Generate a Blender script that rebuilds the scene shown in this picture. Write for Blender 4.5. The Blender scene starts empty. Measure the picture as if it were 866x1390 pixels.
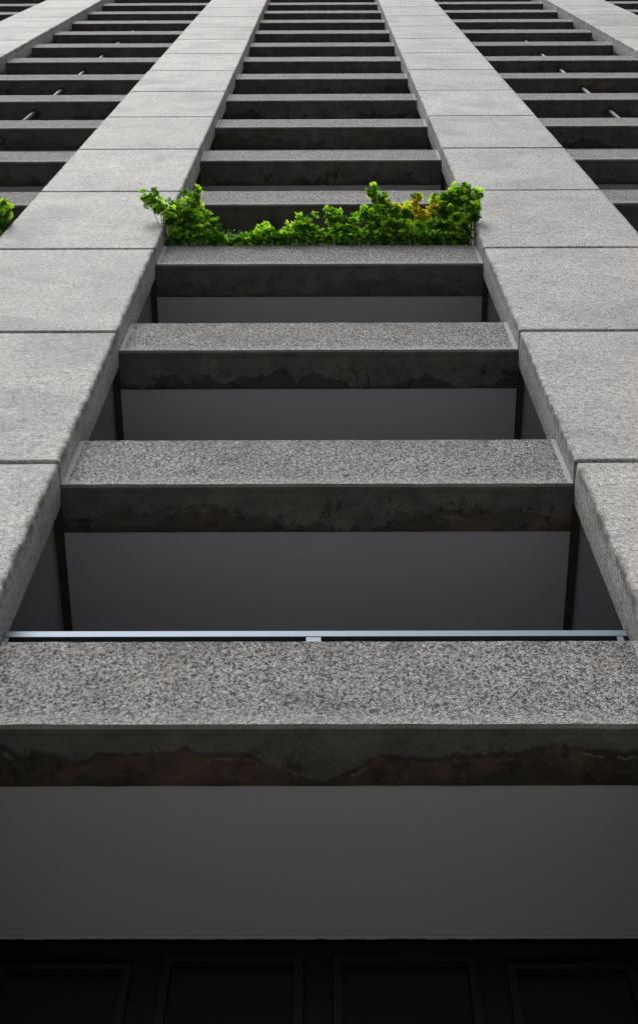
import bpy, bmesh, math, random
from mathutils import Vector, Matrix, noise
random.seed(7)
S = bpy.context.scene
COL = S.collection
R = math.radians

# ------------------------------------------------------------------ dimensions (metres; ground z = 0, building faces -Y)
H = 3.3                      # storey height
YF = 4.12                    # front of the column cladding
YB = 4.319                   # front of the parapet beams
TB = 0.409                   # beam thickness
HB = 0.935                   # beam height
HX = 1.980                   # half clear width of a bay
CW = 2.006                   # column width
PITCH = 2*HX + CW
CD = 0.37                    # cladding depth
Z0 = 8.075                   # underside of the lowest beam
YW = 5.815                   # window wall
NF = 19                      # storeys of beams

# ------------------------------------------------------------------ helpers
def link(o, parent=None):
    COL.objects.link(o)
    if parent: o.parent = parent
    return o

def tag(o, label=None, cat=None, group=None, kind=None):
    if label: o['label'] = label
    if cat: o['category'] = cat
    if group: o['group'] = group
    if kind: o['kind'] = kind
    return o

def empty(name, loc=(0, 0, 0)):
    o = bpy.data.objects.new(name, None); o.empty_display_size = .3
    o.location = loc
    return link(o)

def mesh_obj(name, me, parent=None, loc=(0, 0, 0)):
    o = bpy.data.objects.new(name, me); o.location = loc
    return link(o, parent)

def box(bm, x0, x1, y0, y1, z0, z1, mat=0):
    vs = [bm.verts.new((x, y, z)) for x in (x0, x1) for y in (y0, y1) for z in (z0, z1)]
    idx = [(0, 1, 3, 2), (4, 6, 7, 5), (0, 4, 5, 1), (2, 3, 7, 6), (0, 2, 6, 4), (1, 5, 7, 3)]
    fs = []
    for i in idx:
        f = bm.faces.new([vs[k] for k in i]); f.material_index = mat; fs.append(f)
    return vs, fs

def finish(bm, name, mats, smooth=False):
    bmesh.ops.recalc_face_normals(bm, faces=bm.faces)
    me = bpy.data.meshes.new(name); bm.to_mesh(me); bm.free()
    for m in mats: me.materials.append(m)
    if smooth:
        for p in me.polygons: p.use_smooth = True
    return me

def tube(bm, pts, radii, seg=8, mat=0):
    rings = []
    n = len(pts)
    for i, p in enumerate(pts):
        p = Vector(p)
        d = (Vector(pts[min(i+1, n-1)]) - Vector(pts[max(i-1, 0)])).normalized()
        a = d.orthogonal().normalized() if i == 0 else (a - d*a.dot(d)).normalized()
        b = d.cross(a)
        r = radii[i] if hasattr(radii, '__len__') else radii
        rings.append([bm.verts.new(p + a*math.cos(t*2*math.pi/seg)*r + b*math.sin(t*2*math.pi/seg)*r) for t in range(seg)])
    for i in range(n-1):
        for t in range(seg):
            f = bm.faces.new([rings[i][t], rings[i][(t+1) % seg], rings[i+1][(t+1) % seg], rings[i+1][t]]); f.material_index = mat
    for rg in (rings[0], rings[-1]):
        f = bm.faces.new(rg); f.material_index = mat

# ------------------------------------------------------------------ material helpers
class NT:
    def __init__(s, name):
        s.m = bpy.data.materials.new(name); s.m.use_nodes = True
        s.t = s.m.node_tree; s.n = s.t.nodes; s.l = s.t.links
        s.b = s.n['Principled BSDF']
        s.co = s.n.new('ShaderNodeTexCoord').outputs['Object']
    def inp(s, sock, v):
        if isinstance(v, bpy.types.NodeSocket): s.l.new(v, sock)
        else: sock.default_value = v
    def jit(s, amt=40.):
        """object coordinates shifted by a random amount for every object, so no two copies repeat"""
        oi = s.n.new('ShaderNodeObjectInfo'); s.rand = oi.outputs['Random']
        c = s.n.new('ShaderNodeCombineXYZ')
        for i, k in enumerate((1., .73, .41)):
            s.l.new(s.math('MULTIPLY', s.rand, amt*k), c.inputs[i])
        return s.vec('ADD', s.co, c.outputs[0])
    def math(s, op, a, b=0., c=0., clamp=False):
        n = s.n.new('ShaderNodeMath'); n.operation = op; n.use_clamp = clamp
        s.inp(n.inputs[0], a); s.inp(n.inputs[1], b); s.inp(n.inputs[2], c)
        return n.outputs[0]
    def vec(s, op, a, b):
        n = s.n.new('ShaderNodeVectorMath'); n.operation = op
        s.inp(n.inputs[0], a); s.inp(n.inputs[1], b)
        return n.outputs[0]
    def scale(s, v, k):
        return s.vec('MULTIPLY', v, k)
    def noise(s, v, sc, det=4., rough=.6, dist=0.):
        n = s.n.new('ShaderNodeTexNoise'); s.l.new(v, n.inputs['Vector'])
        n.inputs['Scale'].default_value = sc; n.inputs['Detail'].default_value = det
        n.inputs['Roughness'].default_value = rough; n.inputs['Distortion'].default_value = dist
        return n.outputs[0]
    def voro(s, v, sc, feat='F1', rnd=1.):
        n = s.n.new('ShaderNodeTexVoronoi'); n.feature = feat; s.l.new(v, n.inputs['Vector'])
        n.inputs['Scale'].default_value = sc; n.inputs['Randomness'].default_value = rnd
        return n
    def ramp(s, f, stops, interp='LINEAR'):
        n = s.n.new('ShaderNodeValToRGB'); n.color_ramp.interpolation = interp
        e = n.color_ramp.elements
        while len(e) < len(stops): e.new(.5)
        for k, (p, c) in zip(e, stops):
            k.position = p; k.color = (c, c, c, 1) if not hasattr(c, '__len__') else (*c, 1)
        s.l.new(f, n.inputs[0])
        return n.outputs[0]
    def mix(s, f, a, b, mode='MIX'):
        n = s.n.new('ShaderNodeMix'); n.data_type = 'RGBA'; n.blend_type = mode
        s.inp(n.inputs[0], f)
        for k, v in ((6, a), (7, b)):
            if not isinstance(v, bpy.types.NodeSocket): v = (v, v, v, 1) if not hasattr(v, '__len__') else (*v[:3], 1)
            s.inp(n.inputs[k], v)
        return n.outputs[2]
    def sep(s, v):
        n = s.n.new('ShaderNodeSeparateXYZ'); s.l.new(v, n.inputs[0]); return n.outputs
    def step(s, v, a, b):
        n = s.n.new('ShaderNodeMapRange'); n.interpolation_type = 'SMOOTHSTEP'
        s.inp(n.inputs[0], v); n.inputs[1].default_value = a; n.inputs[2].default_value = b
        return n.outputs[0]
    def bump(s, h, dist, st=1.):
        n = s.n.new('ShaderNodeBump'); s.l.new(h, n.inputs['Height'])
        n.inputs['Distance'].default_value = dist; n.inputs['Strength'].default_value = st
        s.l.new(n.outputs[0], s.b.inputs['Normal'])
    def out(s, col, rough=.9, spec=.3, metal=0.):
        s.inp(s.b.inputs['Base Color'], col if isinstance(col, bpy.types.NodeSocket) else (*col, 1))
        s.inp(s.b.inputs['Roughness'], rough); s.inp(s.b.inputs['Specular IOR Level'], spec)
        s.b.inputs['Metallic'].default_value = metal
        return s.m

def mat_column():
    s = NT('tooled_pale_concrete'); v = s.jit()
    fine = s.noise(v, 62, 4, .8)
    grain = s.voro(v, 74).outputs['Color']
    gr = s.sep(grain)[0]
    base = s.ramp(fine, [(.30, .07), (.43, .31), (.56, .48), (.72, .68)])
    base = s.mix(.38, base, s.ramp(gr, [(0, .04), (.15, .26), (.6, .48), (1, .74)]))
    mott = s.noise(v, 26, 5, .8, .4)
    base = s.mix(1, base, s.ramp(mott, [(.33, .38), (.43, .84), (.55, 1.12), (.68, 1.5)]), 'MULTIPLY')
    speck = s.noise(s.scale(v, (1, 1, .7)), 31, 3, .6, .3)
    base = s.mix(s.math('MULTIPLY', s.step(speck, .385, .33), .85), base, (.07, .07, .068))
    stri = s.noise(s.scale(v, (1.3, 1.3, 26)), 1.6, 5, .65)
    base = s.mix(1, base, s.ramp(stri, [(.3, .84), (.52, 1.0), (.72, 1.13)]), 'MULTIPLY')
    cloud = s.noise(v, .9, 5, .6, .6)
    base = s.mix(1, base, s.ramp(cloud, [(.3, (.68, .69, .71)), (.5, (.97, .97, .97)), (.7, (1.14, 1.13, 1.11))]), 'MULTIPLY')
    # sparse dark pits
    pv = s.voro(v, 7.5)
    pit = s.math('LESS_THAN', pv.outputs['Distance'], .055)
    pit = s.math('MULTIPLY', pit, s.math('GREATER_THAN', s.sep(pv.outputs['Color'])[1], .62))
    base = s.mix(s.math('MULTIPLY', pit, .75), base, .05)
    # dirt along the vertical arrises and at the joints
    o = s.sep(s.co)
    ex = s.math('ABSOLUTE', o[0])
    n2 = s.noise(s.scale(v, (6, 6, 2.2)), 2., 5, .7)
    d = s.math('ADD', ex, s.math('MULTIPLY', s.math('SUBTRACT', n2, .5), .12))
    edge = s.math('MULTIPLY', s.step(d, CW/2-.055, CW/2-.005), s.step(s.sep(s.co)[1], .16, .02))
    ed2 = s.math('MULTIPLY', edge, s.step(s.noise(v, 5, 4, .7), .40, .58))
    base = s.mix(s.math('MULTIPLY', ed2, .80), base, (.075, .07, .06))
    run = s.math('MULTIPLY', s.step(s.math('SUBTRACT', H, o[2]), .28, .02), s.step(s.noise(s.scale(v, (9, 9, .8)), 1.5, 4, .7), .52, .72))
    base = s.mix(s.math('MULTIPLY', run, .35), base, (.12, .12, .11))
    rain = s.noise(s.scale(v, (7, 7, .35)), 1.3, 5, .7)
    base = s.mix(s.math('MULTIPLY', s.step(rain, .56, .74), .30), base, (.10, .10, .095))
    tint = s.math('ADD', .60, s.math('MULTIPLY', s.rand, .17))
    cmb = s.n.new('ShaderNodeCombineColor')
    for i, k in enumerate((1.0, 1.0, .985)): s.l.new(s.math('MULTIPLY', tint, k), cmb.inputs[i])
    base = s.mix(1, base, cmb.outputs[0], 'MULTIPLY')
    s.bump(s.math('ADD', s.math('MULTIPLY', fine, .7), s.math('MULTIPLY', stri, .5)), .006, .8)
    return s.out(base, .75, .4)

def mat_aggregate():
    s = NT('exposed_aggregate_concrete'); v = s.jit()
    w = s.vec('ADD', v, s.scale(s.n_col(v, 30), (.012, .012, .012)))
    v1 = s.voro(w, 78); c1 = s.sep(v1.outputs['Color'])
    v2 = s.voro(w, 150); c2 = s.sep(v2.outputs['Color'])
    big = s.ramp(c1[0], [(0, .012), (.16, .03), (.28, .12), (.5, .22), (.75, .36), (1, .66)])
    sml = s.ramp(c2[0], [(0, .015), (.2, .07), (.5, .22), (.8, .40), (1, .70)])
    base = s.mix(.45, big, sml)
    n1 = s.noise(v, 46, 5, .72, .3)
    mtx = s.ramp(n1, [(.36, .02), (.43, .12), (.50, .30), (.62, .46), (.75, .62)])
    base = s.mix(.62, base, mtx)
    base = s.mix(s.math('MULTIPLY', s.step(c1[1], .80, .88), .4), base, (.22, .18, .145))
    base = s.mix(s.math('MULTIPLY', s.step(c1[2], .86, .9), .6), base, (.06, .06, .062))
    base = s.mix(s.math('MULTIPLY', s.step(v1.outputs['Distance'], .55, .75), .5), base, .04)
    nb = s.noise(s.scale(v, (1, 1, .7)), 42, 3, .62, .5)
    base = s.mix(s.math('MULTIPLY', s.step(nb, .44, .405), .85), base, (.018, .0175, .017))
    base = s.mix(s.math('MULTIPLY', s.step(nb, .56, .62), .6), base, (.50, .495, .475))
    pv = s.voro(s.vec('ADD', v, s.scale(s.n_col(v, 60), (.03, .03, .03))), 36)
    pk = s.math('MULTIPLY', s.step(pv.outputs['Distance'], .36, .26), s.step(s.sep(pv.outputs['Color'])[1], .52, .56))
    base = s.mix(s.math('MULTIPLY', pk, .9), base, (.018, .0175, .017))
    cl = s.noise(v, 1.6, 5, .65, .4)
    base = s.mix(1, base, s.ramp(cl, [(.3, .60), (.5, .79), (.7, .90)]), 'MULTIPLY')
    warm = s.noise(v, 2.3, 3, .6)
    base = s.mix(s.math('MULTIPLY', s.step(warm, .58, .75), .16), base, (.22, .19, .16))
    o = s.sep(s.co)
    # smooth cast margins at the ends and along the lower edge, pale lime wear above the lower edge
    ex = s.math('ABSOLUTE', o[0])
    mg = s.math('MULTIPLY', s.step(s.math('ADD', ex, s.math('MULTIPLY', s.math('SUBTRACT', s.noise(v, 22, 3, .6), .5), .03)), HX-.050, HX-.040), .75)
    sm = s.mix(s.noise(v, 60, 3, .7), .22, .60)
    base = s.mix(mg, base, sm)
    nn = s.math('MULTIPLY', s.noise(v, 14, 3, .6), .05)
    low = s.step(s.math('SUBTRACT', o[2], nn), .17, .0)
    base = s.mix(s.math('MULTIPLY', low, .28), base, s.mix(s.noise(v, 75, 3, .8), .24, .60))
    lip = s.step(o[2], .024, .014)
    base = s.mix(s.math('MULTIPLY', lip, .35), base, s.mix(s.noise(v, 40, 3, .7), .24, .44))
    topd = s.math('MULTIPLY', s.step(o[2], .62, .93), s.step(s.noise(s.scale(v, (2.5, 2.5, .7)), 2, 4, .6), .40, .66))
    base = s.mix(s.math('MULTIPLY', topd, .5), base, (.07, .065, .055))
    hh = s.math('ADD', s.math('MULTIPLY', v1.outputs['Distance'], -.8), s.math('MULTIPLY', v2.outputs['Distance'], -.35))
    s.bump(hh, .012, .75)
    return s.out(base, .85, .3)

def n_col(s, v, sc):
    n = s.n.new('ShaderNodeTexNoise'); s.l.new(v, n.inputs['Vector']); n.inputs['Scale'].default_value = sc
    return n.outputs['Color']
NT.n_col = n_col

def mat_soffit():
    """dark cast underside of the beams with tide marks, blotches and rusty damp"""
    s = NT('stained_soffit_concrete'); v = s.jit(90.)
    o = s.sep(s.co)
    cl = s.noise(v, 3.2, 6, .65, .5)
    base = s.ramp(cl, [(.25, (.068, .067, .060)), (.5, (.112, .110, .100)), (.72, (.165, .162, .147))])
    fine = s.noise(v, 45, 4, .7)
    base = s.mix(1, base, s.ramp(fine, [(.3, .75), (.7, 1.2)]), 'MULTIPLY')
    oi = s.n.new('ShaderNodeObjectInfo'); wet_amt = s.sep(oi.outputs['Color'])[0]; spot_amt = s.sep(oi.outputs['Color'])[1]
    # tide line
    big = s.noise(s.scale(v, (1, .5, 1)), .85, 2, .5)
    wav = s.noise(s.scale(v, (1, .35, 1)), 3.4, 6, .62, .8)
    thr = s.math('ADD', s.math('MULTIPLY', s.math('SUBTRACT', big, .5), 1.0), s.math('MULTIPLY', s.math('SUBTRACT', wav, .5), .26))
    f = s.math('ADD', o[1], thr)
    tide = s.math('MULTIPLY', s.step(f, .262, .272), wet_amt)
    wet = s.mix(s.step(s.noise(v, 2.1, 4, .6), .42, .66), (.034, .031, .025), (.13, .080, .045))
    wet = s.mix(s.math('MULTIPLY', s.step(s.noise(s.scale(v, (.35, 3, 1)), 5, 4, .6), .5, .7), .5), wet, (.045, .036, .026))
    base = s.mix(s.math('MULTIPLY', tide, .85), base, wet)
    line = s.math('MULTIPLY', s.math('MULTIPLY', s.step(f, .236, .262), s.math('MULTIPLY', wet_amt, s.step(s.noise(v, 2.7, 3, .6), .38, .55))), s.math('SUBTRACT', 1., s.step(f, .262, .292)))
    base = s.mix(s.math('MULTIPLY', line, .75), base, (.018, .016, .013))
    lime = s.math('MULTIPLY', s.step(f, .292, .30), s.math('SUBTRACT', 1., s.step(f, .30, .322)))
    lime = s.math('MULTIPLY', lime, s.step(s.noise(v, 4.5, 4, .7), .52, .62))
    base = s.mix(s.math('MULTIPLY', lime, s.math('MULTIPLY', wet_amt, .8)), base, (.22, .20, .17))
    # black algae blotches towards the back edge
    bv = s.noise(s.scale(v, (1, .7, 1)), 6, 5, .70, .2)
    bz = s.math('MULTIPLY', s.step(bv, .555, .60), s.step(s.math('ADD', o[1], s.math('MULTIPLY', s.noise(v, 1.3, 2, .5), .4)), .30, .44))
    hump = s.math('ADD', s.math('MULTIPLY', s.math('SUBTRACT', s.noise(s.scale(v, (1, .3, 1)), 1.5, 5, .58, .3), .5), 1.15), o[1])
    hz = s.math('MULTIPLY', s.step(hump, .325, .345), s.math('MULTIPLY', spot_amt, .72))
    base = s.mix(s.math('MULTIPLY', hz, s.math('SUBTRACT', 1., s.math('MULTIPLY', wet_amt, .8))), base, (.024, .022, .018))
    rim = s.math('MULTIPLY', s.step(hump, .300, .325), s.math('SUBTRACT', 1., s.step(hump, .325, .335)))
    base = s.mix(s.math('MULTIPLY', rim, .14), base, (.20, .19, .17))
    bz = s.math('MULTIPLY', bz, .75)
    base = s.mix(s.math('MULTIPLY', bz, spot_amt), base, (.014, .013, .011))
    s.bump(fine, .004, .5)
    return s.out(base, s.mix(tide, .8, .55), .3)

def mat_simple(name, col, rough=.8, spec=.3, metal=0., nsc=6., namt=.15, bump=0.):
    s = NT(name); v = s.jit()
    c = s.mix(s.noise(v, nsc, 5, .65), tuple(k*(1-namt) for k in col), tuple(k*(1+namt) for k in col))
    if bump: s.bump(s.noise(v, nsc*6, 4, .7), bump, .6)
    return s.out(c, rough, spec, metal)

M = {}
M['column'] = mat_column()
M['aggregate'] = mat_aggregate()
M['soffit'] = mat_soffit()
M['ceiling'] = mat_simple('grey_painted_ceiling', (.42, .43, .455), .85, .2, 0, 1.2, .05)
M['rib'] = mat_simple('dark_damp_concrete', (.045, .042, .036), .8, .3, 0, 9, .5, .004)
M['web'] = mat_simple('plain_concrete', (.22, .22, .21), .9, .2, 0, 3, .2, .003)
M['steel'] = mat_simple('brushed_rail_steel', (.070, .090, .118), .5, .4, .7, 22, .08)
M['pipe'] = mat_simple('grey_pipe_paint', (.06, .075, .095), .6, .4, .3, 12, .12)
M['dark'] = mat_simple('dark_brown_cladding', (.006, .004, .0035), .7, .15, 0, 8, .3)
M['frame'] = mat_simple('dark_window_frame', (.007, .007, .007), .6, .2, .2, 12, .2)
M['sealant'] = mat_simple('pale_sealant', (.45, .45, .43), .7, .3, 0, 30, .3)
M['branch'] = mat_simple('grey_brown_bark', (.035, .030, .018), .9, .2, 0, 30, .3, .002)
M['dry'] = mat_simple('black_mat', (.01, .01, .011), .5, .3)
s = NT('dark_glass'); M['glass'] = s.out((.006, .007, .008), .08, .25)

def mat_leaf(name, c0, c1, c2):
    s = NT(name)
    g = s.n.new('ShaderNodeNewGeometry')
    col = s.ramp(g.outputs['Random Per Island'], [(0, c0), (.5, c1), (1, c2)])
    s.out(col, .45, .4)
    tr = s.n.new('ShaderNodeBsdfTranslucent'); s.l.new(s.mix(1, col, (1.5, 1.6, .7), 'MULTIPLY'), tr.inputs[0])
    mx = s.n.new('ShaderNodeMixShader'); mx.inputs[0].default_value = .5
    s.l.new(s.b.outputs[0], mx.inputs[1]); s.l.new(tr.outputs[0], mx.inputs[2])
    s.l.new(mx.outputs[0], s.n['Material Output'].inputs[0])
    return s.m
M['leaf'] = mat_leaf('fresh_green_leaf', (.09, .23, .015), (.21, .41, .03), (.34, .56, .05))
M['leaf_pale'] = mat_leaf('painted_lit_leaf', (.30, .50, .04), (.42, .62, .07), (.55, .72, .12))  # paler leaf copy for outer tufts: light on the tips painted into the colour
M['leaf_dark'] = mat_leaf('painted_shade_leaf', (.02, .07, .008), (.06, .17, .012), (.12, .27, .02))  # darker leaf copy for the inside and foot: shade painted into the colour
M['leaf_yellow'] = mat_leaf('yellowed_leaf', (.55, .42, .02), (.70, .56, .04), (.78, .66, .08))

# ------------------------------------------------------------------ setting: ground
def flat(name, x0, x1, y0, y1, z, m, thick=None):
    bm = bmesh.new()
    if thick: box(bm, x0, x1, y0, y1, z-thick, z)
    else:
        bm.faces.new([bm.verts.new(c) for c in ((x0, y0, z), (x1, y0, z), (x1, y1, z), (x0, y1, z))])
    o = mesh_obj(name, finish(bm, name, [m])); tag(o, kind='structure'); return o
s = NT('asphalt'); M['asphalt'] = s.out(s.mix(s.noise(s.co, 40, 5, .7), .06, .11), .9, .3)
s = NT('paving_slabs'); br = s.n.new('ShaderNodeTexBrick'); s.l.new(s.co, br.inputs['Vector'])
br.inputs['Scale'].default_value = 1.6; br.inputs['Color1'].default_value = (.30, .295, .28, 1)
br.inputs['Color2'].default_value = (.25, .245, .235, 1); br.inputs['Mortar'].default_value = (.05, .05, .05, 1); br.inputs['Mortar Size'].default_value = .012
M['paving'] = s.out(s.mix(1, br.outputs[0], s.ramp(s.noise(s.co, 3, 5, .6), [(.3, .8), (.7, 1.15)]), 'MULTIPLY'), .85, .3)
flat('ground', -600, 600, -600, 600, -.13, M['asphalt'])
flat('pavement', -60, 60, -3.2, 12, 0., M['paving'], .126)
flat('road_line', -60, 60, -7.4, -7.25, -.126, mat_simple('road_paint', (.7, .7, .68), .6))

# ------------------------------------------------------------------ the building
bld = empty('office_building', (0, YF, 0))
tag(bld, 'tall concrete office building seen from its foot, pale grey columns and dark stacked balcony beams', 'building')
def loc(x, y, z): return (x, y-YF, z)      # building-local

def rough_edges(bm, amp, sc, seed):
    for v in bm.verts:
        p = v.co*sc + Vector((seed*13.1, seed*7.7, seed*3.3))
        v.co += Vector(noise.noise_vector(p))*amp

def panel_mesh(seed, hgt=H):
    """one cladding panel: a solid block with worn, rounded arrises; local z from 0 to its height"""
    bm = bmesh.new(); g = .025
    w = CW/2
    vs, fs = box(bm, -w, w, 0, CD, g, hgt-g)
    front = [e for e in bm.edges if all(v.co.y < .01 for v in e.verts)]
    bmesh.ops.bevel(bm, geom=front, offset=.028, segments=3, profile=.5, affect='EDGES')
    back = [e for e in bm.edges if all(v.co.y > CD-.001 for v in e.verts) and abs(e.verts[0].co.z-e.verts[1].co.z) > .5]
    bmesh.ops.bevel(bm, geom=back, offset=.02, segments=2, profile=.5, affect='EDGES')
    # cut into small faces so that the arrises can be uneven
    for ax, a, b, st in ((2, g+.03, hgt-g-.03, .09), (0, -w+.04, w-.04, .16)):
        k = int((b-a)/st)
        for i in range(k+1):
            c = Vector((0, 0, 0)); c[ax] = a+(b-a)*i/k
            nrm = Vector((0, 0, 0)); nrm[ax] = 1
            bmesh.ops.bisect_plane(bm, geom=bm.verts[:]+bm.edges[:]+bm.faces[:], plane_co=c, plane_no=nrm)
    for v in bm.verts:
        p = v.co*7 + Vector((seed*13.1, seed*7.7, seed*3.3))
        q = v.co*2 + Vector((seed*3.1, seed*1.7, seed*9.3))
        v.co += Vector(noise.noise_vector(p))*Vector((.0018, .0012, .003)) + Vector(noise.noise_vector(q))*Vector((.002, .0008, .002))
        # chipped arrises
        if abs(v.co.x) > w-.035 and v.co.y < .05:
            c = noise.noise(v.co*5+Vector((seed*5., 0, 0)))
            if c > .22: v.co.x -= math.copysign((c-.22)*.03, v.co.x); v.co.y += (c-.22)*.02
    return finish(bm, 'cladding_panel', [M['column']], True)

panels = [panel_mesh(i) for i in range(5)]
base_panels = [panel_mesh(11, 3.3), panel_mesh(12, 3.3)]
foot_panel = panel_mesh(13, Z0-2*H)

COLX = [i*PITCH + (HX+CW/2) for i in (-3, -2, -1, 0, 1, 2)]
for ci, cx in enumerate(COLX):
    bm = bmesh.new()
    box(bm, -.27, .27, CD+.002, YW-YF+.3, 0, Z0+H*NF)            # web wall behind the cladding
    box(bm, -CW/2+.06, CW/2-.06, .05, CD-.05, 0.02, Z0+H*NF)   # backing seen down in the joints
    outer = ci in (0, 5)
    if outer:
        for k in range(NF+2):
            z = Z0-2*H+k*H
            box(bm, -CW/2, CW/2, 0, CD, z+.013, z+H-.013, 1)
        box(bm, -CW/2, CW/2, 0, CD, .0, Z0-2*H-.013, 1)
    c = mesh_obj('column', finish(bm, 'column', [M['web'], M['column']]), bld, (cx, 0, 0))
    if outer: continue
    rr = random.Random(ci*17+3)
    mesh_obj('cladding_panel', foot_panel, c, (0, 0, 0))
    for k in range(NF+2):
        p = mesh_obj('cladding_panel', panels[rr.randrange(5)], c, (rr.uniform(-.004, .004), rr.uniform(-.0015, .0015), Z0-2*H+k*H))
        rr.random()

def beam_mesh(seed):
    bm = bmesh.new()
    # section (y, z): small chamfer at the lower arris, drip groove, sloping top
    sec = [(0, .020), (.018, 0), (.050, 0), (.055, .010), (.070, .010), (.075, 0), (TB-.03, 0), (TB-.025, .012), (TB, .012), (TB, HB-.012), (.02, HB), (0, HB-.014)]
    xs = [-HX + i*2*HX/44 for i in range(45)]
    rings = []
    for x in xs:
        rings.append([bm.verts.new((x, y, z)) for y, z in sec])
    n = len(sec)
    for i in range(44):
        for k in range(n):
            f = bm.faces.new([rings[i][k], rings[i][(k+1) % n], rings[i+1][(k+1) % n], rings[i+1][k]])
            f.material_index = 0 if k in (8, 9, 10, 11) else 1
    for rg in (rings[0], rings[-1]):
        f = bm.faces.new(rg); f.material_index = 0
    for v in bm.verts:
        p = Vector((v.co.x*6, v.co.y*4, v.co.z*4)) + Vector((seed*13.1, seed*7.7, seed*3.3))
        v.co.z += noise.noise(p)*.0035; v.co.y += noise.noise(p+Vector((50, 0, 0)))*.0035
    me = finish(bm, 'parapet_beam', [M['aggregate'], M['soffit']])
    return me
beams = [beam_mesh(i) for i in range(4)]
rr = random.Random(5)
beam0 = None
for n in range(NF):
    for b in range(-2, 3):
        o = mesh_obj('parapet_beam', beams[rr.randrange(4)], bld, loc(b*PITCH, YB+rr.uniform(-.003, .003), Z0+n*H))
        o.color = (.95, .7, 0, 1) if n == 0 else (.55, .9, 0, 1) if n == 1 else (rr.choice((.0, .1, .25, .45)), rr.uniform(.5, .95), 0, 1)

# floor slabs: their painted undersides are the ceilings of the balconies
XE = 3*PITCH - HX
def slab_mesh():
    bm = bmesh.new()
    y0 = YB+TB+.004-YF
    for b in range(-2, 3):
        box(bm, b*PITCH-HX-.018, b*PITCH+HX+.018, y0, YW-YF, .022, .24)
    for cx in COLX:
        a = (cx-CW/2+.0185, cx-.274) ; d = (cx+.274, cx+CW/2-.0185)
        for u, w in (a, d): box(bm, u, w, CD+.006, YW-YF, .022, .24)
    return finish(bm, 'balcony_slab', [M['ceiling']])
slab = slab_mesh()
for n in range(NF+1):
    mesh_obj('balcony_slab', slab, bld, (0, 0, Z0+n*H))
# ribs hanging at both ends of each bay
bm = bmesh.new(); box(bm, -.033, .033, CD+.004, YW-YF-.006, -.012, .0215)
for e in [0]: rough_edges(bm, .002, 5, 2)
rib = finish(bm, 'ceiling_rib', [M['rib']])
for n in range(9):
    for b in (-1, 0, 1):
        for sx in (-1, 1):
            mesh_obj('ceiling_rib', rib, bld, (b*PITCH+sx*(HX+.036), 0, Z0+n*H))

# window wall behind the balconies
bm = bmesh.new(); box(bm, -XE, XE, YW-YF+.30, YW-YF+.5, 0, Z0+NF*H+.3)
mesh_obj('back_wall', finish(bm, 'back_wall', [M['dark']]), bld)
bm = bmesh.new(); box(bm, -XE, XE, YW-YF+.5, YW-YF+14, 0, Z0+NF*H+.3)
mesh_obj('building_core', finish(bm, 'building_core', [M['web']]), bld)
bm = bmesh.new(); box(bm, -XE-.4, XE+.4, -.25, YW-YF+14.3, Z0+NF*H+.31, Z0+NF*H+1.6)
mesh_obj('roof_parapet', finish(bm, 'roof_parapet', [M['aggregate']]), bld)

# window positions seen under the lowest ceiling: pairs of panes in a dark framed wall
zt = 0.   # top of window band = underside of slab above
def window(parent_x, x0, x1, ztop, zbot):
    bm = bmesh.new(); yf = YW-YF+.02
    t = .05
    box(bm, x0, x1, yf, yf+.09, ztop-t, ztop); box(bm, x0, x1, yf, yf+.09, zbot, zbot+t)
    box(bm, x0, x0+t, yf, yf+.09, zbot+t, ztop-t); box(bm, x1-t, x1, yf, yf+.09, zbot+t, ztop-t)
    w = mesh_obj('window', finish(bm, 'window_frame', [M['frame']]), bld, (parent_x, 0, 0))
    bm = bmesh.new(); box(bm, x0+t+.002, x1-t-.002, yf+.04, yf+.055, zbot+t+.002, ztop-t-.002)
    mesh_obj('pane', finish(bm, 'pane', [M['glass']]), w)
for b in (-1, 0, 1):
    for n in range(0, 4):
        z1 = Z0+n*H; z0 = z1-H+.26 if n else z1-3.4
        for x0, x1 in ((-1.86, -1.07), (-.893, -.069), (.104, .94), (1.11, 1.86)):
            dz = .125 if abs(x0) < 1 else .19
            window(b*PITCH, x0, x1, z1-dz, z0)
# dark infill round the windows (mullions and head) with the sealant bead under the ceiling edge
bm = bmesh.new()
for n in range(0, 4):
    z1 = Z0+n*H+.018
    box(bm, -XE, XE, YW-YF+.04, YW-YF+.298, z1-.135, z1)
for b in (-1, 0, 1):
    for a, c in ((-HX-.9, -1.862), (-1.068, -.895), (-.067, .102), (.942, 1.108), (1.862, HX+.9)):
        box(bm, b*PITCH+a, b*PITCH+c, YW-YF+.05, YW-YF+.296, .0, Z0+3*H-.12)
mesh_obj('window_surround', finish(bm, 'window_surround', [M['dark']]), bld)
bm = bmesh.new()
xs = [-9+i*.06 for i in range(301)]
for i in range(300):
    w0 = .006+.006*abs(noise.noise(Vector((xs[i]*5, 0, 0)))); zz = Z0+.0215
    box(bm, xs[i], xs[i+1], YW-YF+.002, YW-YF+.010+w0, zz-.006-w0, zz)
mesh_obj('sealant_bead', finish(bm, 'sealant_bead', [M['sealant']]), bld)

# ground storeys: tall shopfront glazing between the columns
for b in (-2, -1, 0, 1, 2):
    bm = bmesh.new(); y = YW-YF+.02
    z1 = Z0-3.46
    for k in range(5):
        x = -1.9+k*.95; box(bm, x-.03, x+.03, y, y+.08, .15, z1)
    box(bm, -1.93, 1.93, y, y+.08, z1, z1+.06); box(bm, -1.93, 1.93, y, y+.08, .05, .148)
    o = mesh_obj('shopfront', finish(bm, 'shopfront', [M['frame']]), bld, (b*PITCH, 0, 0))
    bm = bmesh.new(); box(bm, -1.9, 1.9, y+.082, y+.095, .15, z1)
    mesh_obj('pane', finish(bm, 'pane', [M['glass']]), o)

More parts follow.
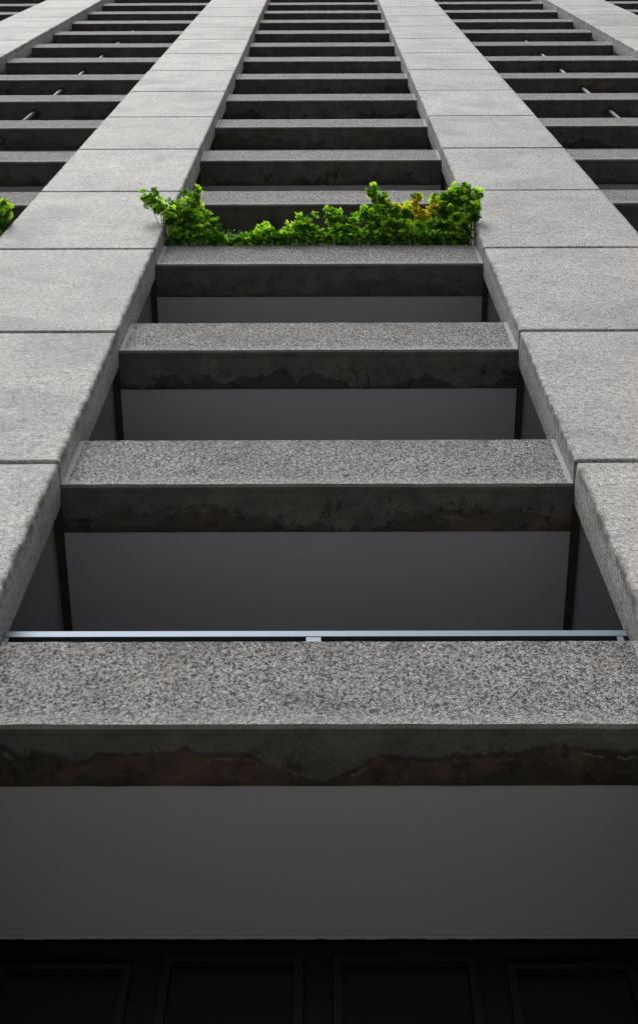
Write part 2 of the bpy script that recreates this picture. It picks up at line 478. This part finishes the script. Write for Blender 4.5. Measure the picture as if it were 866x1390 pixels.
# handrail on the lowest balcony
yr = YB+.10-YF
bm = bmesh.new()
TOPB = Z0+HB
box(bm, -1.972, 1.972, yr, yr+.045, 9.228, 9.304)
bmesh.ops.bevel(bm, geom=bm.edges[:], offset=.004, segments=2, affect='EDGES')
hr = mesh_obj('handrail', finish(bm, 'handrail', [M['steel']]), bld)
for x0, x1 in ((-1.972, -1.935), (-.058, .036), (1.90, 1.94)):
    bm = bmesh.new(); box(bm, x0, x1, yr+.003, yr+.040, TOPB-.01, 9.227)
    mesh_obj('post', finish(bm, 'post', [M['steel']]), hr)
bm = bmesh.new(); box(bm, -1.96, 1.96, yr+.044, yr+.052, TOPB-.01, 9.24)
mesh_obj('infill_panel', finish(bm, 'infill_panel', [M['dry']]), hr)

# downpipes in the middle of the bays beside the central one
for b in (-1, 1):
    bm = bmesh.new()
    tube(bm, [(0, 0, Z0-.4), (0, 0, Z0+NF*H)], .045, 14, 0)
    for n in range(NF):
        tube(bm, [(0, 0, Z0+n*H-.008), (0, 0, Z0+n*H+.03)], .085, 14, 1)
        tube(bm, [(0, 0, Z0+n*H+1.9), (0, 0, Z0+n*H+1.96)], .054, 14, 0)
    me = finish(bm, 'downpipe', [M['pipe'], M['rib']])
    for p in me.polygons: p.use_smooth = len(p.vertices) == 4
    mesh_obj('downpipe', me, bld, (b*(PITCH+.03), YB+.235-YF, 0))

# ------------------------------------------------------------------ plants rooted on the fourth beam
LEAF = [(0, 0, 0), (.30, .06, .03), (.55, .34, -.04), (.24, .42, .06), (.42, .84, -.05), (.11, .66, .06), (0, 1.05, -.08),
        (-.11, .66, .06), (-.42, .84, -.05), (-.24, .42, .06), (-.55, .34, -.04), (-.30, .06, .03)]
def add_leaf(bm, p, nrm, up, size, mat):
    n = nrm.normalized(); u = (up-n*up.dot(n))
    if u.length < 1e-3: u = n.orthogonal()
    u.normalize(); r = u.cross(n)
    c = bm.verts.new(p + n*(-.03*size) + u*.42*size)
    vs = [bm.verts.new(p + r*x*size + u*y*size + n*z*size) for x, y, z in LEAF]
    for i in range(12):
        f = bm.faces.new([c, vs[i], vs[(i+1) % 12]]); f.material_index = mat
TOP3 = Z0+3*H+HB
def plant(name, label, clusters, density=.74, size=.058, spill=None, group='plants growing on the balcony beam', yellow=None):
    xs = [c[0] for c in clusters]; cx = sum(xs)/len(xs)
    base = Vector((max(-HX+.1, min(HX-.1, cx)) if abs(cx) < HX+.5 else cx, YB+.12, TOP3-.005))
    root = empty(name, base); tag(root, label, 'plant', group)
    rg = random.Random(label)
    fb = bmesh.new(); sb = bmesh.new(); yb = bmesh.new()
    for (x, y, z, r) in clusters:
        c = Vector((x, y, z)); r *= .95
        # woody stem from the joint on top of the beam to the cluster
        off = base.x
        rx = x*.75+off*.25 + rg.uniform(-.05, .05)
        if abs(off) < HX: rx = max(-HX+.05, min(HX-.05, rx))
        a = Vector((rx, YB+rg.uniform(.05, .2), TOP3-.01))
        pts = []
        for k in range(7):
            t = k/6
            q = a.lerp(c, t) + Vector((0, 0, .10*math.sin(math.pi*t)*(c-a).length)) + Vector((rg.uniform(-1, 1), rg.uniform(-1, 1), 0))*.012
            pts.append(q-base)
        tube(sb, pts, [.008*(1-.75*k/6) for k in range(7)], 5)
        # leaves on twigs through the cluster's volume
        nl = int(520*density*(r/.12)**1.8)
        tw = max(4, int(nl/17))
        for q in range(tw):
            d = Vector((rg.gauss(0, 1), rg.gauss(0, 1), rg.gauss(0, 1))).normalized()
            rad = r*rg.uniform(.25, 1.1)
            if rg.random() < .2:
                rad = r*.9+rg.uniform(.03, .11); d = (d*.7+Vector((0, -.45, .7))).normalized()
            tip = c + Vector((d.x, d.y*.95, d.z*.95))*rad
            st = c + Vector((rg.gauss(0, .2), rg.gauss(0, .2), rg.gauss(0, .2)))*r*.8
            pal = rg.random()
            tube(sb, [st-base, st.lerp(tip, .5)-base+Vector((0, 0, .006)), tip-base], [.0028, .002, .001], 4)
            axis = (d + Vector((0, -.35, .55))).normalized()
            e1 = axis.orthogonal().normalized(); e2 = axis.cross(e1)
            nro = rg.randint(8, 13); ph = rg.random()*6.3
            outer = rad/r
            for j in range(nro+7):
                if j < nro:       # rosette of leaves at the twig's end
                    a = ph + j*2.4; lift = rg.uniform(.05, .75)
                    rd = e1*math.cos(a) + e2*math.sin(a)
                    pos = tip + axis*rg.uniform(-.02, .02) + rd*.012
                    up = rd*(1-lift*.5) + axis*lift*.5; nrm = axis*(1-lift*.4) - rd*lift*.6 + Vector((rg.gauss(0, .2), rg.gauss(0, .2), rg.gauss(0, .2)))
                    sz = size*rg.uniform(.55, 1.1)
                    mat = 1 if (pal > .45 and outer > .55) else (2 if pal < .14 or outer < .35 else 0)  # colour by position: painted highlights outside, painted shade within
                else:             # single leaves down the twig
                    tt = rg.random()*.8
                    pos = st.lerp(tip, tt) + Vector((rg.gauss(0, 1), rg.gauss(0, 1), rg.gauss(0, 1)))*.022
                    up = d + Vector((rg.gauss(0, .7), rg.gauss(0, .7), rg.gauss(-.3, .6)))
                    nrm = Vector((rg.gauss(0, .6), rg.gauss(-.5, .6), rg.gauss(.55, .5)))
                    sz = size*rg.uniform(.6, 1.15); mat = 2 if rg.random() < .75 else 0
                if pos.y > YB-.02 and pos.z < TOP3+.01: pos.z = TOP3+.01+rg.random()*.04
                if pos.y <= YB-.02 and pos.z < TOP3+.02-.2*(YB-pos.y): continue
                if abs(abs(pos.x)-PITCH/2) < CW/2+.03 and pos.y > YF-.04: continue    # keep out of the cladding
                if yellow and any((pos-Vector(Y)).length < R2*rg.uniform(.6, 1.2) for Y, R2 in yellow) and rg.random() < .8:
                    add_leaf(yb, pos-base, nrm, up, sz*.85, 0); continue
                add_leaf(fb, pos-base, nrm, up, sz, mat)
    if 'trailing' not in label or 'clump' in label:      # low leaves packed along the foot of the plant
        x0 = max(min(c[0]-c[3]*.7 for c in clusters), base.x-1.2 if abs(base.x) > HX else -HX+.06); x1 = max(c[0]+c[3]*.7 for c in clusters)
        lim = [c*1. for c in (-PITCH-HX+.06, -PITCH+HX-.06)] if base.x < -HX else [-HX+.05, HX-.05]
        x0, x1 = max(x0, lim[0]), min(x1, lim[1])
        for j in range(int((x1-x0)*520)):
            pos = Vector((rg.uniform(x0, x1), rg.uniform(YB-.16, YB+.15), 0))
            pos.z = TOP3 + (.015+.03*rg.random() if pos.y > YB-.02 else .03) + rg.random()**1.6*.14
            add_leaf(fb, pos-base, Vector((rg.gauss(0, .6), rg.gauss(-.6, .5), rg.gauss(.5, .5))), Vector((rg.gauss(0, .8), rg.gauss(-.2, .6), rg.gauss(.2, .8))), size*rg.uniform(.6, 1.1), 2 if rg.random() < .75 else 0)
    mesh_obj('stems', finish(sb, 'stems', [M['branch']], True), root)
    me = bpy.data.meshes.new('foliage'); fb.to_mesh(me); fb.free()
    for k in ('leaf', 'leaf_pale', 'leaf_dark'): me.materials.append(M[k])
    mesh_obj('foliage', me, root)
    if len(yb.verts):
        me = bpy.data.meshes.new('yellow_leaves'); yb.to_mesh(me); me.materials.append(M['leaf_yellow'])
        tag(mesh_obj('yellow_leaves', me, root), 'patch of yellowed leaves')
    yb.free()
    return root

P0 = [(-2.20, 3.87, 19.44, .11), (-2.07, 3.95, 19.38, .07), (-2.03, 3.9, 19.30, .05), (-1.92, 4.0, 19.30, .06), (-1.64, 3.83, 19.48, .09), (-1.67, 3.92, 19.4, .10), (-1.84, 3.98, 19.33, .11), (-1.91, 4.05, 19.17, .12), (-1.67, 4.07, 19.27, .14), (-1.46, 4.07, 19.27, .08), (-1.36, 4.1, 19.24, .06), (-1.62, 4.19, 19.14, .15), (-1.83, 4.2, 19.07, .11), (-1.47, 4.22, 19.11, .11), (-1.37, 4.27, 19.04, .07)]
P1 = [(-1.26, 4.27, 19.02, .04), (-1.15, 4.29, 19.0, .045), (-1.05, 4.27, 19.02, .045), (-0.94, 4.29, 19.0, .045), (-1.3, 4.22, 19.06, .035)]
P2 = [(-0.77, 4.25, 19.07, .08), (-0.68, 4.21, 19.12, .08), (-0.56, 4.25, 19.07, .08), (-0.84, 4.29, 19.02, .05), (-0.48, 4.22, 19.11, .06)]
P3 = [(-0.4, 4.25, 19.07, .09), (-0.29, 4.15, 19.19, .08), (-0.18, 4.11, 19.23, .08), (-0.08, 4.2, 19.13, .09), (-0.21, 4.24, 19.09, .1), (-0.02, 4.27, 19.05, .07)]
P4 = [(0.12, 4.04, 19.3, .06), (0.23, 4.07, 19.27, .07), (0.34, 4.09, 19.25, .06), (0.2, 4.18, 19.16, .09), (0.34, 4.2, 19.13, .1), (0.1, 4.26, 19.07, .07), (0.26, 4.27, 19.05, .09), (0.47, 4.24, 19.09, .08)]
P5 = [(0.68, 3.77, 19.53, .07), (0.74, 3.85, 19.46, .08), (0.82, 3.93, 19.4, .09), (0.6, 4.03, 19.31, .09), (0.96, 3.98, 19.35, .1), (1.1, 4.01, 19.33, .1), (0.77, 4.09, 19.25, .13), (1.0, 4.14, 19.21, .15), (0.62, 4.2, 19.14, .12), (0.81, 4.23, 19.11, .14), (1.05, 4.25, 19.08, .12), (1.26, 3.84, 19.48, .07), (1.22, 3.9, 19.42, .05), (1.3, 4.03, 19.31, .12), (1.25, 4.19, 19.16, .14)]
P6 = [(1.54, 3.92, 19.41, .12), (1.68, 3.84, 19.48, .11), (1.89, 3.76, 19.54, .09), (1.82, 3.87, 19.45, .13), (1.96, 3.88, 19.42, .1), (1.62, 4.02, 19.33, .15), (1.52, 4.16, 19.19, .15), (1.76, 4.09, 19.25, .17), (1.95, 3.98, 19.31, .11), (1.96, 4.02, 19.19, .10), (1.86, 4.2, 19.11, .11), (1.71, 4.25, 19.09, .13), (1.49, 4.26, 19.07, .11), (1.36, 4.28, 19.04, .08)]
P7 = [(-4.17, 3.95, 19.37, .11), (-4.07, 3.9, 19.41, .09), (-4.04, 3.98, 19.28, .09), (-4.17, 4.11, 19.22, .13), (-4.36, 3.99, 19.33, .17), (-4.31, 4.17, 19.16, .15), (-4.11, 4.1, 19.17, .08), (-4.59, 4.07, 19.25, .17), (-4.57, 4.23, 19.09, .13), (-4.81, 4.16, 19.16, .13)]
YEL = [((1.34, 3.92, 19.33), .20), ((1.08, 3.90, 19.38), .11), ((0.92, 3.88, 19.42), .08), ((1.22, 3.88, 19.38), .10), ((1.44, 3.98, 19.24), .13)]
plant('balcony_shrub', 'leafy green shrub at the left end of the ledge, sprig reaching over the left column', P0)
plant('creeping_plant', 'lowest thin trailing plant on the ledge between the left shrub and the middle clump', P1, size=.055)
plant('balcony_shrub', 'small low green clump on the ledge, just right of the thin trailing plant', P2)
plant('balcony_shrub', 'rounded green clump at the very middle of the ledge', P3)
plant('balcony_shrub', 'green clump with two short upright tufts, directly left of the largest bushes', P4, yellow=[((.02, 4.2, 19.1), .05), ((.5, 4.2, 19.1), .05)])
plant('balcony_shrub', 'large green bush with yellow leaves and one tall tuft on the ledge', P5, yellow=YEL)
plant('balcony_shrub', 'largest dense bright green bush at the right end of the ledge against the right column', P6, yellow=[((1.42, 3.92, 19.32), .16)])
plant('balcony_shrub', 'green shrub on the neighbouring ledge at the left edge of the picture', P7)

# ------------------------------------------------------------------ camera
th, ro, ya = R(66.4118), R(.4794), R(-.6806)
Xp = Vector((math.cos(ya), -math.sin(ya), 0)); Dp = Vector((math.sin(ya), math.cos(ya), 0)); Zp = Vector((0, 0, 1))
U = -math.sin(th)*Dp + math.cos(th)*Zp; F = math.cos(th)*Dp + math.sin(th)*Zp
Rt = math.cos(ro)*Xp + math.sin(ro)*U; Up = math.cos(ro)*U - math.sin(ro)*Xp
cd = bpy.data.cameras.new('camera'); cam = bpy.data.objects.new('camera', cd); COL.objects.link(cam)
mw = Matrix((Rt, Up, -F)).transposed().to_4x4(); mw.translation = Vector((.0676, 0, 1.6)); cam.matrix_world = mw
cd.sensor_fit = 'VERTICAL'; cd.sensor_height = 36; cd.sensor_width = 24
cd.lens = 1880/1390*36; cd.shift_y = -45/1390; cd.clip_end = 2000; cd.clip_start = .05
S.camera = cam

# ------------------------------------------------------------------ light: bright overcast sky
W = bpy.data.worlds.new('World'); S.world = W; W.use_nodes = True
nt = W.node_tree; bg = nt.nodes['Background']
EL, AZ = 58, 200            # azimuth clockwise from +Y: behind the camera, slightly left
sky = nt.nodes.new('ShaderNodeTexSky'); sky.sky_type = 'NISHITA'; sky.sun_disc = False
sky.sun_elevation = R(EL); sky.sun_rotation = R(AZ); sky.dust_density = 4; sky.air_density = 1
hs = nt.nodes.new('ShaderNodeHueSaturation'); hs.inputs['Saturation'].default_value = .22
nt.links.new(sky.outputs[0], hs.inputs['Color']); nt.links.new(hs.outputs[0], bg.inputs[0])
bg.inputs[1].default_value = .12
sd = bpy.data.lights.new('sun', 'SUN'); sd.energy = 1.0; sd.angle = R(25); sd.color = (1, .97, .93)
sun = bpy.data.objects.new('sun', sd); COL.objects.link(sun)
d = Vector((math.sin(R(AZ))*math.cos(R(EL)), math.cos(R(AZ))*math.cos(R(EL)), math.sin(R(EL))))
sun.rotation_euler = d.to_track_quat('Z', 'Y').to_euler()

S.render.engine = 'CYCLES'
S.view_settings.view_transform = 'Standard'; S.view_settings.look = 'None'
S.view_settings.exposure = .8; S.view_settings.gamma = 1; S.view_settings.use_curve_mapping = False
